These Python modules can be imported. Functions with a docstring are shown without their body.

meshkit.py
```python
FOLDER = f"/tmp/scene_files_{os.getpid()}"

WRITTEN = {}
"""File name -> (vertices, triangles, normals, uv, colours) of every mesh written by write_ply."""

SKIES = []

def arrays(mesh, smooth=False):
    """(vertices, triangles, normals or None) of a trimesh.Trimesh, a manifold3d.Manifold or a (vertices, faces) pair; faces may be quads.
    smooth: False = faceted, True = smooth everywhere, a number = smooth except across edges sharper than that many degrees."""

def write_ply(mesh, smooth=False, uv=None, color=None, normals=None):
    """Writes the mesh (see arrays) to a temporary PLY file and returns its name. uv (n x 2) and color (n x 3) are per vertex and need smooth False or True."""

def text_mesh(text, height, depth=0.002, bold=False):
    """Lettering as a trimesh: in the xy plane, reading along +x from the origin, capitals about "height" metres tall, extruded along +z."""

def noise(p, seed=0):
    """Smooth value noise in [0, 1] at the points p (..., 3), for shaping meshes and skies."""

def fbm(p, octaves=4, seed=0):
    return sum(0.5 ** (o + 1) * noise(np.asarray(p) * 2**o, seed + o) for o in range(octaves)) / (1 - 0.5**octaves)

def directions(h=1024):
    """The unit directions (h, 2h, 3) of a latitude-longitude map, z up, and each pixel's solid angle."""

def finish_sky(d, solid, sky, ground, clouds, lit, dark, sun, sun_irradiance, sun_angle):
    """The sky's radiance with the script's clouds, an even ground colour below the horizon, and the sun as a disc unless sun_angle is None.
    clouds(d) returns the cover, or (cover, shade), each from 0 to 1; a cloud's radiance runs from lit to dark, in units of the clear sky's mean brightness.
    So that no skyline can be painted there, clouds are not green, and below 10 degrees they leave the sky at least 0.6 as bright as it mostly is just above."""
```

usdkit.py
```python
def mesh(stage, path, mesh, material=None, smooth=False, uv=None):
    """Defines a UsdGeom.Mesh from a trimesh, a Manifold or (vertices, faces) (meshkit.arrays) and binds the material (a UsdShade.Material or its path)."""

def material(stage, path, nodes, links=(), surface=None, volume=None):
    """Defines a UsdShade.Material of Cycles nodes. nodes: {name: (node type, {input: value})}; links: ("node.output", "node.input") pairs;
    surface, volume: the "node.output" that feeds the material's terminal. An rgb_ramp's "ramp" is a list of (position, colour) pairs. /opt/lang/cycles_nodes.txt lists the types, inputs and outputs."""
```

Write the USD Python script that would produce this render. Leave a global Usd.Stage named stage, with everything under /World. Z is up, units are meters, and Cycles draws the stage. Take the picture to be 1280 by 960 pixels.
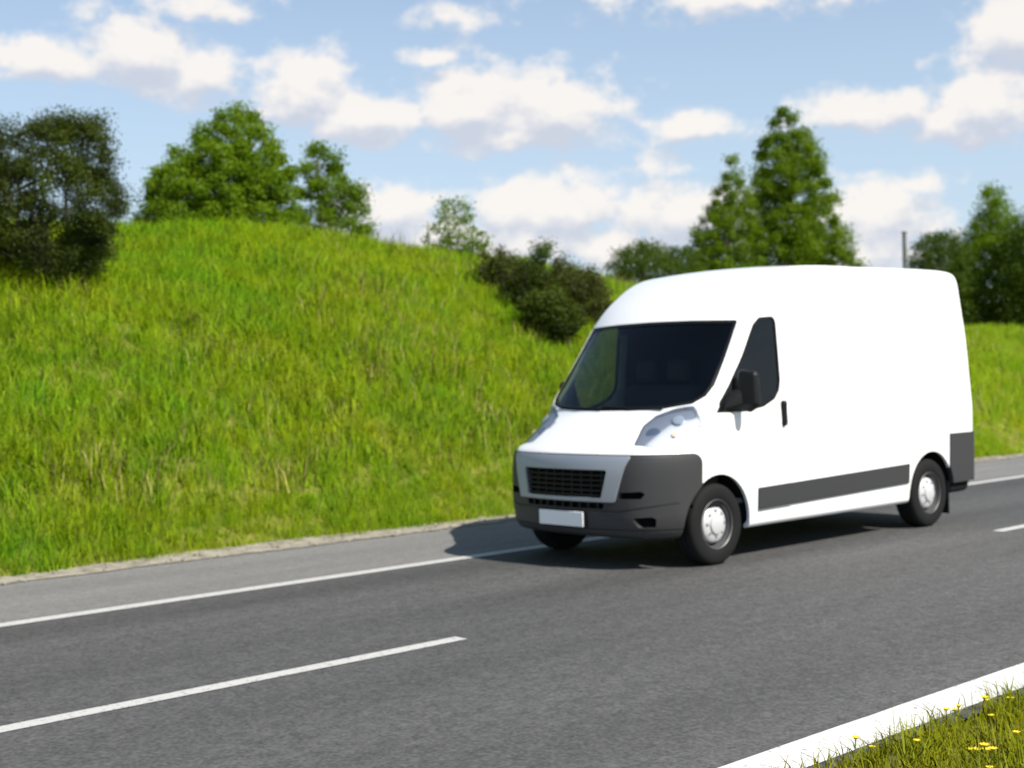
import math, numpy as np, trimesh, manifold3d, shapely, shapely.geometry as sg
from shapely import affinity
from pxr import Usd, UsdGeom, UsdLux, UsdShade, Gf, Sdf, Vt
import usdkit, meshkit
from meshkit import fbm, noise

stage = Usd.Stage.CreateInMemory()
UsdGeom.Xform.Define(stage, '/World')
# ------------------------------------------------------------------ camera
YAW, PITCH, ROLL = 0.751, 0.006, 0.025
CAM = np.array([-9.039, -8.164, 1.642])
fwd0 = np.array([math.sin(YAW), math.cos(YAW), 0]); rgt0 = np.array([math.cos(YAW), -math.sin(YAW), 0]); up0 = np.array([0, 0, 1.0])
fwd = fwd0 * math.cos(PITCH) - up0 * math.sin(PITCH); upp = up0 * math.cos(PITCH) + fwd0 * math.sin(PITCH)
rgt = rgt0 * math.cos(ROLL) - upp * math.sin(ROLL); upc = rgt0 * math.sin(ROLL) + upp * math.cos(ROLL)
cam = UsdGeom.Camera.Define(stage, '/World/camera')
cam.AddTransformOp().Set(Gf.Matrix4d(*rgt, 0, *upc, 0, *(-fwd), 0, *CAM, 1))
cam.CreateHorizontalApertureAttr(36.0); cam.CreateVerticalApertureAttr(27.0)
FPX = 1691.5
cam.CreateFocalLengthAttr(36.0 * FPX / 1280)
cam.CreateClippingRangeAttr((0.05, 5000.0))
cam.CreateExposureAttr(0.6)
cam.CreateFStopAttr(3.6); cam.CreateFocusDistanceAttr(4.0)
# ------------------------------------------------------------------ sun and sky
SUN = np.array([0.12, -0.93, 1.0]); SUN /= np.linalg.norm(SUN)
EL, ROT = math.asin(SUN[2]), math.atan2(SUN[0], SUN[1])
sun = UsdLux.DistantLight.Define(stage, '/World/sun')
sun.CreateIntensityAttr(1.25); sun.CreateAngleAttr(0.5); sun.CreateColorAttr(Gf.Vec3f(1.0, 0.95, 0.86))
sun.GetPrim().CreateAttribute('inputs:normalize', Sdf.ValueTypeNames.Bool).Set(True)
zx = SUN; xx = np.cross([0, 0, 1.0], zx); xx /= np.linalg.norm(xx); yx = np.cross(zx, xx)
sun.AddTransformOp().Set(Gf.Matrix4d(*xx, 0, *yx, 0, *zx, 0, 0, 0, 0, 1))

class Nodes:
    """Collects shader nodes by short calls."""
    def __init__(s): s.n, s.l, s.k = {}, [], 0
    def add(s, kind, _out=None, **inp):
        s.k += 1; name = f'n{s.k}'; vals = {}
        for k, v in inp.items():
            if isinstance(v, str) and v.startswith('n') and '.' in v: s.l.append((v, f'{name}.{k}'))
            else: vals[k] = v
        s.n[name] = (kind, vals)
        return f'{name}.{_out}' if _out else name
    def m(s, t, a, b=0.0, c=0.0, clamp=False): return s.add('math', 'value', math_type=t, value1=a, value2=b, value3=c, use_clamp=clamp)
    def build(s, path, surface=None, volume=None): return usdkit.material(stage, path, s.n, s.l, surface=surface, volume=volume)

SKY_AZ = YAW                       # heading of the middle of the cloud field
def sky_material():
    N = Nodes()
    base = N.add('sky_texture', 'color', sky_type='single_scattering', sun_disc=False, sun_elevation=EL, sun_rotation=ROT, altitude=100.0, air_density=1.0, aerosol_density=0.6, ozone_density=1.0)
    d = N.add('texture_coordinate', 'generated')
    s = N.add('separate_xyz', vector=d)
    az = N.m('subtract', N.m('arctan2', s + '.x', s + '.y'), SKY_AZ)
    az = N.m('subtract', N.m('pingpong', N.m('add', az, 0.46), 0.92), 0.46)     # the cloud field goes on round the whole sky, mirrored
    el = N.m('arcsine', s + '.z')
    p = N.add('combine_xyz', 'vector' if False else None, x=az, y=el, z=0.0) + '.vector'
    def nz(scale, detail, rough, off):
        q = N.add('mapping', 'vector', vector=p, location=off, scale=(1.0, 1.35, 1.0))
        return N.add('noise_texture', 'fac', vector=q, scale=scale, detail=detail, roughness=rough)
    # clouds: (azimuth, elevation, half width, half height up, half height down, weight)
    C = CLOUDS
    def field(el_, warp):
        f = None
        for (ca, ce, w, hu, hd, k) in C:
            dx = N.m('divide', N.m('subtract', az, ca), w)
            dy = N.m('subtract', el_, ce)
            dy = N.m('maximum', N.m('divide', dy, hu), N.m('divide', dy, -hd))
            r = N.m('sqrt', N.m('add', N.m('multiply', dx, dx), N.m('multiply', dy, dy)))
            b = N.m('multiply', N.m('subtract', 1.0, r), k)
            f = b if f is None else N.m('smoothmax', f, b, 0.12)
        return f
    n1 = nz(16.0, 6.0, 0.55, (3.1, 1.7, 0.0)); n2 = nz(42.0, 5.0, 0.6, (7.7, 2.2, 0.0))
    f = field(el, None)
    puff = N.m('add', N.m('multiply', N.m('subtract', n1, 0.5), 2.5), N.m('multiply', N.m('subtract', n2, 0.5), 1.6))
    dens = N.m('add', f, puff)
    cover = N.add('map_range', 'result', range_type='smoothstep', value=dens, from_min=-0.26, from_max=0.52, to_min=0.0, to_max=1.0, clamp=True)
    # lit tops, bluish bases: the cloud is thinner just above its tops and thicker above its base
    q2 = N.add('mapping', 'vector', vector=p, location=(3.1, 1.7 + 0.016, 0.0), scale=(1.0, 1.35, 1.0))
    n3 = N.add('noise_texture', 'fac', vector=q2, scale=16.0, detail=6.0, roughness=0.55)
    above = N.m('add', field(N.m('add', el, 0.014), None), N.m('multiply', N.m('subtract', n3, 0.5), 2.3))
    lit = N.m('add', N.m('multiply', N.m('subtract', dens, above), 1.1), 0.55)
    shade = N.add('map_range', 'result', range_type='smoothstep', value=lit, from_min=-0.12, from_max=1.1, to_min=0.0, to_max=1.0, clamp=True)
    col = N.add('mix_color', 'result', fac=shade, a=CLOUD_DARK, b=CLOUD_LIT)
    hz = N.add('map_range', 'result', range_type='smoothstep', value=el, from_min=-0.02, from_max=0.5, to_min=0.8, to_max=0.05, clamp=True)
    pale = N.add('mix_color', 'result', fac=hz, a=base, b=SKY_PALE)
    mix = N.add('mix_color', 'result', fac=N.m('multiply', cover, 0.9), a=pale, b=col)
    bg = N.add('background_shader', 'background', color=mix, strength=SKY_STRENGTH)
    return N.build('/World/Looks/sky', surface=bg)
def sph(px, py):                                   # where a cloud stands: azimuth from the field's middle and elevation
    x, y = (px - 640) / FPX, (480 - py) / FPX
    d = fwd + rgt * x + upc * y; d /= np.linalg.norm(d)
    return math.atan2(d[0], d[1]) - YAW, math.asin(d[2])
SKY_STRENGTH = 0.10
CLOUD_LIT, CLOUD_DARK, SKY_PALE = (6.6, 6.25, 5.9), (4.1, 4.35, 5.0), (3.9, 4.8, 5.8)
CLOUDS = []
for (x, y, w, hu, hd, k) in [
    (70, 78, 90, 25, 26, 1.0), (175, 66, 80, 52, 44, 1.3), (262, 96, 60, 42, 36, 1.2), (250, 14, 80, 22, 16, 0.75), (112, 22, 34, 20, 18, 0.5),
    (370, 125, 75, 56, 42, 1.35), (455, 150, 90, 40, 40, 1.2), (590, 135, 75, 56, 58, 1.45), (690, 138, 95, 56, 50, 1.45), (640, 172, 130, 24, 22, 0.9),
    (495, 262, 75, 46, 56, 1.3), (560, 296, 90, 36, 36, 1.0), (680, 262, 110, 52, 50, 1.3), (660, 306, 110, 34, 34, 1.1), (850, 270, 100, 44, 60, 1.3), (780, 310, 90, 34, 34, 1.0),
    (880, 160, 66, 20, 18, 0.95), (1060, 143, 75, 34, 26, 1.2), (1130, 130, 60, 26, 30, 1.0), (1225, 130, 80, 62, 46, 1.5), (1275, 40, 75, 46, 36, 1.2),
    (890, -4, 150, 22, 22, 0.7), (1100, 270, 90, 46, 60, 1.1), (1090, 320, 100, 30, 40, 1.0), (540, 73, 34, 11, 10, 0.8), (560, 20, 32, 14, 12, 0.45), (840, 212, 40, 12, 10, 0.4), (1150, 232, 40, 16, 16, 0.7)]:
    a, e = sph(x, y); CLOUDS.append((a, e, 1.04 * w / FPX, 1.08 * hu / FPX, hd / FPX, k))
dome = UsdLux.DomeLight.Define(stage, '/World/sky')
dome.CreateIntensityAttr(1.0)
UsdShade.MaterialBindingAPI.Apply(dome.GetPrim()).Bind(sky_material())

# ------------------------------------------------------------------ helpers
used = {}
def numbered(path):
    n = used.get(path, 0); used[path] = n + 1
    return path if n == 0 else f'{path}_{n:03d}'
def tag(prim, label=None, cat=None, group=None, kind=None):
    for k, v in (('label', label), ('category', cat), ('group', group), ('kind', kind)):
        if v: prim.SetCustomDataByKey(k, v)
    return prim
def thing(name, label, cat, loc=(0, 0, 0), rz=0.0, group=None, scale=None):
    x = UsdGeom.Xform.Define(stage, numbered('/World/' + name))
    x.AddTranslateOp().Set(Gf.Vec3d(*map(float, loc)))
    if rz: x.AddRotateZOp().Set(math.degrees(rz))
    if scale: x.AddScaleOp().Set(Gf.Vec3f(*scale))
    return tag(x.GetPrim(), label, cat, group)
def obj(name, mesh, mat, parent=None, smooth=False, label=None, kind=None):
    root = str(parent.GetPath()) if parent else '/World'
    p = usdkit.mesh(stage, numbered(f'{root}/{name}'), mesh, mat, smooth=smooth).GetPrim()
    return tag(p, label, kind=kind)
def struct(name, mesh, mat, smooth=False): return obj(name, mesh, mat, None, smooth, None, 'structure')
def copy_of(root, loc, rz, label=None, group=None, scale=None):
    cd = root.GetCustomData()
    t = thing(root.GetName(), label or cd['label'], cd['category'], loc, rz, group or cd.get('group'), scale)
    t.GetReferences().AddInternalReference(root.GetPath()); t.SetInstanceable(True)
    return t
def tm(v, f): return trimesh.Trimesh(np.asarray(v, float), np.asarray(f, int), process=False)
def cat(*ms): return trimesh.util.concatenate([m if isinstance(m, trimesh.Trimesh) else tm(m.to_mesh().vert_properties[:, :3], m.to_mesh().tri_verts) for m in ms])
def box(x0, x1, y0, y1, z0, z1):
    m = trimesh.creation.box([x1 - x0, y1 - y0, z1 - z0]); m.apply_translation([(x0 + x1) / 2, (y0 + y1) / 2, (z0 + z1) / 2]); return m
def tube(path, radii, sides=8, cap=True):
    p = np.asarray(path, float); r = np.broadcast_to(np.asarray(radii, float), (len(p),))
    t = np.gradient(p, axis=0); t /= np.linalg.norm(t, axis=1, keepdims=True)
    a = np.cross(t, [0.31, 0.22, 0.92]); a /= np.linalg.norm(a, axis=1, keepdims=True); b = np.cross(t, a)
    an = np.arange(sides) * 2 * np.pi / sides
    v = (p[:, None] + r[:, None, None] * (np.cos(an)[None, :, None] * a[:, None] + np.sin(an)[None, :, None] * b[:, None])).reshape(-1, 3)
    f = []
    for i in range(len(p) - 1):
        for j in range(sides):
            k = (j + 1) % sides; A, B, C, D = i * sides + j, i * sides + k, (i + 1) * sides + k, (i + 1) * sides + j
            f += [[A, B, C], [A, C, D]]
    if cap:
        n = len(v); v = np.vstack([v, p[0], p[-1]])
        for j in range(sides):
            k = (j + 1) % sides; f += [[n, k, j], [n + 1, (len(p) - 1) * sides + j, (len(p) - 1) * sides + k]]
    return tm(v, f)
def sstep(x, a, b):
    t = np.clip((np.asarray(x, float) - a) / (b - a), 0, 1); return t * t * (3 - 2 * t)

# ------------------------------------------------------------------ materials
def plain(name, color, rough=0.5, metal=0.0, spec=0.5, coat=0.0, grain=0.0, scale=60.0, bump=0.0):
    N = Nodes(); pos = N.add('texture_coordinate', 'object')
    kw = dict(roughness=rough, metallic=metal, specular_ior_level=spec, coat_weight=coat, base_color=color)
    if grain:
        n = N.add('noise_texture', 'fac', vector=pos, scale=scale, detail=4.0, roughness=0.6)
        kw['base_color'] = N.add('mix_color', 'result', fac=n, a=tuple(c * (1 - grain) for c in color), b=tuple(min(1, c * (1 + grain)) for c in color))
        if bump: kw['normal'] = N.add('bump', 'normal', height=n, strength=bump, distance=0.003)
    return N.build('/World/Looks/' + name, surface=N.add('principled_bsdf', 'BSDF', **kw))
def glass_mat(name, tint, refl=1.0):
    N = Nodes()
    t = N.add('transparent_bsdf', 'BSDF', color=tint); g = N.add('glossy_bsdf', 'BSDF', color=(1, 1, 1), roughness=0.02)
    fr = N.m('multiply', N.add('fresnel', 'fac', IOR=1.5), refl)
    return N.build('/World/Looks/' + name, surface=N.add('mix_closure', 'closure', fac=fr, closure1=t, closure2=g))
def leaf_mat(name, a, b, trans=0.35, scale=1.2, rough=0.5, c=None):
    """Foliage: two tones in patches, another noise finer, light shining through."""
    N = Nodes(); pos = N.add('geometry', 'position')
    n = N.add('noise_texture', 'fac', vector=pos, scale=scale, detail=3.0, roughness=0.6)
    n = N.add('map_range', 'result', value=n, from_min=0.3, from_max=0.7, to_min=0.0, to_max=1.0, clamp=True)
    col = N.add('mix_color', 'result', fac=n, a=a, b=b)
    isl = N.add('geometry', 'random_per_island')
    if c is not None:
        k = N.add('map_range', 'result', value=isl, from_min=0.7, from_max=0.95, to_min=0.0, to_max=0.8, clamp=True)
        col = N.add('mix_color', 'result', fac=k, a=col, b=c)
    col = N.add('hsv', 'color', color=col, value=N.add('map_range', 'result', value=isl, from_min=0.0, from_max=1.0, to_min=0.7, to_max=1.3))
    p = N.add('principled_bsdf', 'BSDF', base_color=col, roughness=rough, specular_ior_level=0.18)
    tr = N.add('translucent_bsdf', 'BSDF', color=N.add('hsv', 'color', color=col, saturation=1.15, value=1.5))
    return N.build('/World/Looks/' + name, surface=N.add('mix_closure', 'closure', fac=trans, closure1=p, closure2=tr))

def asphalt(name, lo, hi, tracks):
    N = Nodes(); pos = N.add('geometry', 'position')
    fine = N.add('noise_texture', 'fac', vector=pos, scale=24.0, detail=5.0, roughness=0.85)
    spk = N.add('voronoi_texture', 'distance', vector=pos, scale=45.0)
    mid = N.add('noise_texture', 'fac', vector=pos, scale=9.0, detail=4.0, roughness=0.65)
    stretch = N.add('mapping', 'vector', vector=pos, scale=(0.12, 1.0, 1.0))
    big = N.add('noise_texture', 'fac', vector=stretch, scale=1.3, detail=4.0, roughness=0.55)
    v = N.m('add', N.m('multiply', fine, 0.55), N.m('multiply', mid, 0.35)); v = N.m('add', v, N.m('multiply', spk, 0.25))
    v = N.add('map_range', 'result', value=v, from_min=0.3, from_max=0.78, to_min=0.0, to_max=1.0, clamp=True)
    col = N.add('mix_color', 'result', fac=v, a=lo, b=hi)
    b = N.add('map_range', 'result', value=big, from_min=0.35, from_max=0.65, to_min=0.86, to_max=1.1, clamp=True)
    y = N.add('separate_xyz', vector=pos) + '.y'
    for (yc, w, k) in tracks:
        dd = N.m('divide', N.m('absolute', N.m('subtract', y, yc)), w)
        b = N.m('multiply', b, N.add('map_range', 'result', range_type='smoothstep', value=dd, from_min=0.0, from_max=1.0, to_min=k, to_max=1.0, clamp=True))
    col = N.add('hsv', 'color', color=col, value=b)
    bp = N.add('bump', 'normal', height=v, strength=0.5, distance=0.004)
    return N.build('/World/Looks/' + name, surface=N.add('principled_bsdf', 'BSDF', base_color=col, roughness=0.85, specular_ior_level=0.3, normal=bp))
def paint_mat(name, color, worn):
    N = Nodes(); pos = N.add('geometry', 'position')
    n = N.add('noise_texture', 'fac', vector=pos, scale=30.0, detail=5.0, roughness=0.7)
    k = N.add('map_range', 'result', value=n, from_min=worn, from_max=worn + 0.12, to_min=0.0, to_max=1.0, clamp=True)
    col = N.add('mix_color', 'result', fac=k, a=color, b=(0.16, 0.155, 0.15))
    return N.build('/World/Looks/' + name, surface=N.add('principled_bsdf', 'BSDF', base_color=col, roughness=0.6, specular_ior_level=0.3))
def soil_mat(name, lo, hi, scale):
    N = Nodes(); pos = N.add('geometry', 'position')
    n = N.add('noise_texture', 'fac', vector=pos, scale=scale, detail=6.0, roughness=0.7)
    k = N.add('map_range', 'result', value=n, from_min=0.3, from_max=0.7, to_min=0.0, to_max=1.0, clamp=True)
    bp = N.add('bump', 'normal', height=n, strength=0.7, distance=0.03)
    return N.build('/World/Looks/' + name, surface=N.add('principled_bsdf', 'BSDF', base_color=N.add('mix_color', 'result', fac=k, a=lo, b=hi), roughness=0.95, specular_ior_level=0.1, normal=bp))
def grass_mat(name, g1, g2, dry, dryness, trans=0.5):
    """Grass blades: yellow-green and fresh green in patches, some dry stems."""
    N = Nodes(); pos = N.add('geometry', 'position')
    big = N.add('noise_texture', 'fac', vector=pos, scale=0.45, detail=4.0, roughness=0.6)
    mid = N.add('noise_texture', 'fac', vector=pos, scale=2.2, detail=3.0, roughness=0.6)
    k = N.add('map_range', 'result', value=N.m('add', N.m('multiply', big, 0.5), N.m('multiply', mid, 0.5)), from_min=0.36, from_max=0.64, to_min=0.0, to_max=1.0, clamp=True)
    col = N.add('mix_color', 'result', fac=k, a=g1, b=g2)
    r = N.add('object_info', 'random'); isl = N.add('geometry', 'random_per_island')
    dn = N.add('noise_texture', 'fac', vector=pos, scale=0.9, detail=4.0, roughness=0.65)
    dd = N.m('add', N.m('multiply', isl, 0.35), N.m('add', N.m('multiply', dn, 1.0), N.m('multiply', r, 0.12)))
    k2 = N.add('map_range', 'result', value=dd, from_min=dryness, from_max=dryness + 0.22, to_min=0.0, to_max=0.85, clamp=True)
    col = N.add('mix_color', 'result', fac=k2, a=col, b=dry)
    col = N.add('hsv', 'color', color=col, value=N.add('map_range', 'result', value=isl, from_min=0.0, from_max=1.0, to_min=0.75, to_max=1.3))
    p = N.add('principled_bsdf', 'BSDF', base_color=col, roughness=0.55, specular_ior_level=0.3)
    tr = N.add('translucent_bsdf', 'BSDF', color=N.add('hsv', 'color', color=col, value=1.25))
    return N.build('/World/Looks/' + name, surface=N.add('mix_closure', 'closure', fac=trans, closure1=p, closure2=tr))

M = {}
M['white'] = plain('white_paint', (0.82, 0.82, 0.81), 0.32, coat=0.6)
M['plastic'] = plain('grey_bumper_plastic', (0.034, 0.034, 0.035), 0.48, spec=0.4, grain=0.12, scale=400.0, bump=0.15)
M['black'] = plain('black_plastic', (0.007, 0.007, 0.0075), 0.45, spec=0.25)
M['liner'] = plain('dark_liner', (0.008, 0.008, 0.008), 0.9, spec=0.1)
M['silver'] = plain('silver_trim', (0.36, 0.38, 0.42), 0.38, metal=0.35)
M['rubber'] = plain('tyre_rubber', (0.011, 0.011, 0.011), 0.8, grain=0.25, scale=90.0, spec=0.15)
M['wheel'] = plain('wheel_silver', (0.62, 0.62, 0.62), 0.35, metal=0.35)
M['steel'] = plain('wheel_steel', (0.11, 0.11, 0.115), 0.5, metal=0.5)
M['plate'] = plain('plate_white', (0.78, 0.78, 0.76), 0.45)
M['seat'] = plain('seat_cloth', (0.03, 0.031, 0.034), 0.9, spec=0.1, grain=0.3, scale=150.0)
M['dash'] = plain('dash_plastic', (0.02, 0.021, 0.022), 0.7, spec=0.2)
M['lining'] = plain('cab_lining', (0.010, 0.011, 0.012), 0.9, spec=0.1)
M['trim'] = plain('door_trim', (0.50, 0.58, 0.58), 0.7, spec=0.2)
M['glass'] = glass_mat('window_glass', (0.66, 0.74, 0.70), 0.7)
M['lampglass'] = glass_mat('lamp_glass', (0.90, 0.92, 0.95), 0.8)
M['mirror'] = plain('mirror_glass', (0.8, 0.82, 0.85), 0.03, metal=1.0)
M['reflector'] = plain('lamp_reflector', (0.58, 0.60, 0.63), 0.35, metal=0.1)
M['lens'] = plain('lamp_lens', (0.42, 0.48, 0.55), 0.12, metal=0.55)
M['amber'] = plain('amber_lens', (0.75, 0.55, 0.38), 0.2)
M['red'] = plain('red_lens', (0.4, 0.01, 0.01), 0.15)
M['bark'] = plain('bark', (0.10, 0.085, 0.07), 0.9, grain=0.5, scale=14.0, spec=0.1)
M['road'] = asphalt('road_asphalt', (0.016, 0.016, 0.0155), (0.118, 0.116, 0.113), [(0.65, 0.6, 0.74), (-0.8, 0.5, 0.84), (-2.5, 0.5, 0.9), (-4.0, 0.5, 0.9)])
M['shoulder'] = asphalt('shoulder_asphalt', (0.085, 0.083, 0.079), (0.215, 0.21, 0.20), [])
M['line'] = paint_mat('line_paint', (0.46, 0.45, 0.43), 0.55)
M['edge'] = paint_mat('edge_line_paint', (0.66, 0.65, 0.62), 0.56)
M['grit'] = soil_mat('roadside_grit', (0.15, 0.135, 0.10), (0.36, 0.33, 0.27), 7.0)
M['soil'] = soil_mat('ground_soil', (0.11, 0.125, 0.018), (0.18, 0.17, 0.04), 3.0)
M['grass'] = grass_mat('hill_grass', (0.50, 0.60, 0.014), (0.26, 0.54, 0.012), (0.50, 0.38, 0.12), 0.69)
M['verge'] = grass_mat('verge_grass', (0.44, 0.43, 0.014), (0.24, 0.34, 0.01), (0.46, 0.27, 0.05), 0.60)
M['dry'] = plain('dry_stems', (0.33, 0.28, 0.10), 0.8, spec=0.1)
M['petal'] = plain('yellow_petals', (0.75, 0.55, 0.02), 0.6)
M['orange'] = plain('orange_wrapper', (0.75, 0.16, 0.05), 0.5)
M['pole'] = plain('weathered_pole', (0.20, 0.20, 0.20), 0.8, grain=0.3, scale=8.0)
M['leaf_oak'] = leaf_mat('leaves_mid_green', (0.11, 0.215, 0.006), (0.22, 0.34, 0.008))
M['leaf_poplar'] = leaf_mat('leaves_fresh_green', (0.11, 0.205, 0.006), (0.22, 0.33, 0.008))
M['leaf_dark'] = leaf_mat('leaves_dark', (0.020, 0.032, 0.005), (0.10, 0.14, 0.008), trans=0.25, scale=1.9)
M['leaf_brown'] = leaf_mat('leaves_olive_brown', (0.06, 0.075, 0.016), (0.11, 0.12, 0.022), trans=0.25, scale=1.4, c=(0.07, 0.055, 0.035))
M['leaf_hedge'] = leaf_mat('leaves_hedge', (0.06, 0.115, 0.007), (0.11, 0.17, 0.010), trans=0.3)

# ------------------------------------------------------------------ terrain
HX = np.array([-400, -60, -12, -3, -0.2, 2.0, 6.6, 9.9, 16, 25, 60, 400.0]); HZ = np.array([3.2, 3.4, 3.55, 3.72, 3.86, 4.0, 3.62, 3.45, 2.78, 2.36, 2.2, 2.2])
HX2 = np.linspace(-400, 400, 4001); HZ2 = np.convolve(np.interp(np.pad(HX2, 15, mode='edge'), HX, HZ), np.ones(31) / 31, 'valid')
def hill_h(x): return np.interp(x, HX2, HZ2)
def zt(x, y):
    x, y = np.broadcast_arrays(np.asarray(x, float), np.asarray(y, float))
    base = 3.42 + 0.16 * (fbm(np.stack([x * 0.6, x * 0, x * 0 + 5.0], -1), 4, 3) - 0.5) * 2
    t = np.clip((y - base) / 6.6, 0, 1)
    p = np.stack([x, y, np.zeros_like(x)], -1)
    h = hill_h(x) * (1 - (1 - t) ** 1.55) * (0.94 + 0.06 * sstep(t, 0.8, 1))
    h = h + sstep(t, 0.02, 0.3) * (0.34 * (fbm(p * 0.45, 3, 11) - 0.5) + 0.12 * (fbm(p * 1.6, 3, 12) - 0.5))
    h = h - 0.022 * np.clip(y - 10.4, 0, 60)
    far = np.where(y > base, h, -0.06)
    n = sstep(-y, 4.93, 5.1) * (0.075 + 0.02 * (noise(p * 2.0, 5) - 0.5)) - 0.05 * np.clip(-y - 5.3, 0, 6)
    return np.where(y < -4.93, -0.06 + n, far)
def axis(parts):
    return np.unique(np.round(np.concatenate([np.arange(a, b, s) for a, b, s in parts]), 4))
gx = axis([(-400, -60, 20), (-60, -12, 3), (-12, 30, 0.25), (30, 60, 1.0), (60, 401, 20)])
gy = axis([(-400, -40, 30), (-40, -9, 2), (-9, -4.6, 0.12), (-4.6, 2.9, 1.5), (2.9, 11, 0.16), (11, 40, 1.5), (40, 401, 30)])
GX, GY = np.meshgrid(gx, gy, indexing='ij')
V = np.stack([GX, GY, zt(GX, GY)], -1).reshape(-1, 3); nx, ny = len(gx), len(gy)
I, J = np.meshgrid(np.arange(nx - 1), np.arange(ny - 1), indexing='ij'); q = np.stack([I * ny + J, (I + 1) * ny + J, (I + 1) * ny + J + 1, I * ny + J + 1], -1).reshape(-1, 4)
struct('ground', (V, q), M['soil'], smooth=True)

def strip(y0, y1, z, x0=-120.0, x1=300.0, rag0=0.0, rag1=0.0, seed=0, dx=0.25, slope=0.0):
    xs = np.unique(np.concatenate([np.arange(max(x0, -14), min(x1, 34), dx), np.linspace(x0, x1, max(2, int((x1 - x0) / 4)))]))
    e = lambda s: (fbm(np.stack([xs * 1.7, xs * 0, xs * 0 + s], -1), 4, seed) - 0.5) * 2
    a = np.stack([xs, y0 + rag0 * e(1.5), np.full_like(xs, z)], -1); b = np.stack([xs, y1 + rag1 * e(9.5), np.full_like(xs, z + slope)], -1)
    v = np.empty((2 * len(xs), 3)); v[0::2], v[1::2] = a, b
    i = np.arange(len(xs) - 1) * 2
    return v, np.stack([i, i + 2, i + 3, i + 1], -1)
struct('road', strip(-4.98, 1.22, 0.0, rag0=0.03, seed=2), M['road'])
struct('shoulder', strip(1.22, 3.2, -0.004, rag1=0.05, seed=4), M['shoulder'])
struct('roadside_grit', strip(3.06, 3.66, 0.004, rag0=0.14, rag1=0.1, seed=6, slope=0.05), M['grit'])
struct('edge_line', strip(1.06, 1.21, 0.004, rag0=0.006, rag1=0.006), M['line'])
struct('edge_line', strip(-4.9, -4.64, 0.004, rag0=0.025, rag1=0.008), M['edge'])
for k in range(-2, 8):
    x0 = 3.45 + 12.9 * k
    struct('centre_line_dash', strip(-1.765, -1.645, 0.004, x0, x0 + 5.95, rag0=0.004, rag1=0.004, dx=0.2), M['line'])

# ------------------------------------------------------------------ the van
#VAN
from manifold3d import Manifold, Mesh as MMesh, CrossSection
def mani(m): return Manifold(MMesh(np.asarray(m.vertices, np.float32), np.asarray(m.faces, np.uint32)))
def poly_prism(pts, axis_, a, b):
    """A polygon given in the two other axes, extruded along axis x, y or z from a to b."""
    c = CrossSection([np.asarray(pts, float)])
    if c.area() < 1e-9: c = CrossSection([np.asarray(pts, float)[::-1]])
    s = c.extrude(b - a)
    R = {'x': [[0, 0, 1, a], [1, 0, 0, 0], [0, 1, 0, 0]], 'y': [[1, 0, 0, 0], [0, 0, -1, b], [0, 1, 0, 0]], 'z': [[1, 0, 0, 0], [0, 1, 0, 0], [0, 0, 1, a]]}[axis_]
    return s.transform(np.array(R, float))
def offset_poly(pts, d, joint=1):
    g = sg.Polygon(pts).buffer(d, join_style=joint, quad_segs=4); return np.array(g.exterior.coords)[:-1]
def rounded(pts, r): return np.array(sg.Polygon(pts).buffer(-r).buffer(r, quad_segs=6).exterior.coords)[:-1]
def cyl(x, z, r, y0, y1, n=48):
    a = np.arange(n) * 2 * np.pi / n
    return poly_prism(np.stack([x + r * np.cos(a), z + r * np.sin(a)], 1), 'y', y0, y1)
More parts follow.
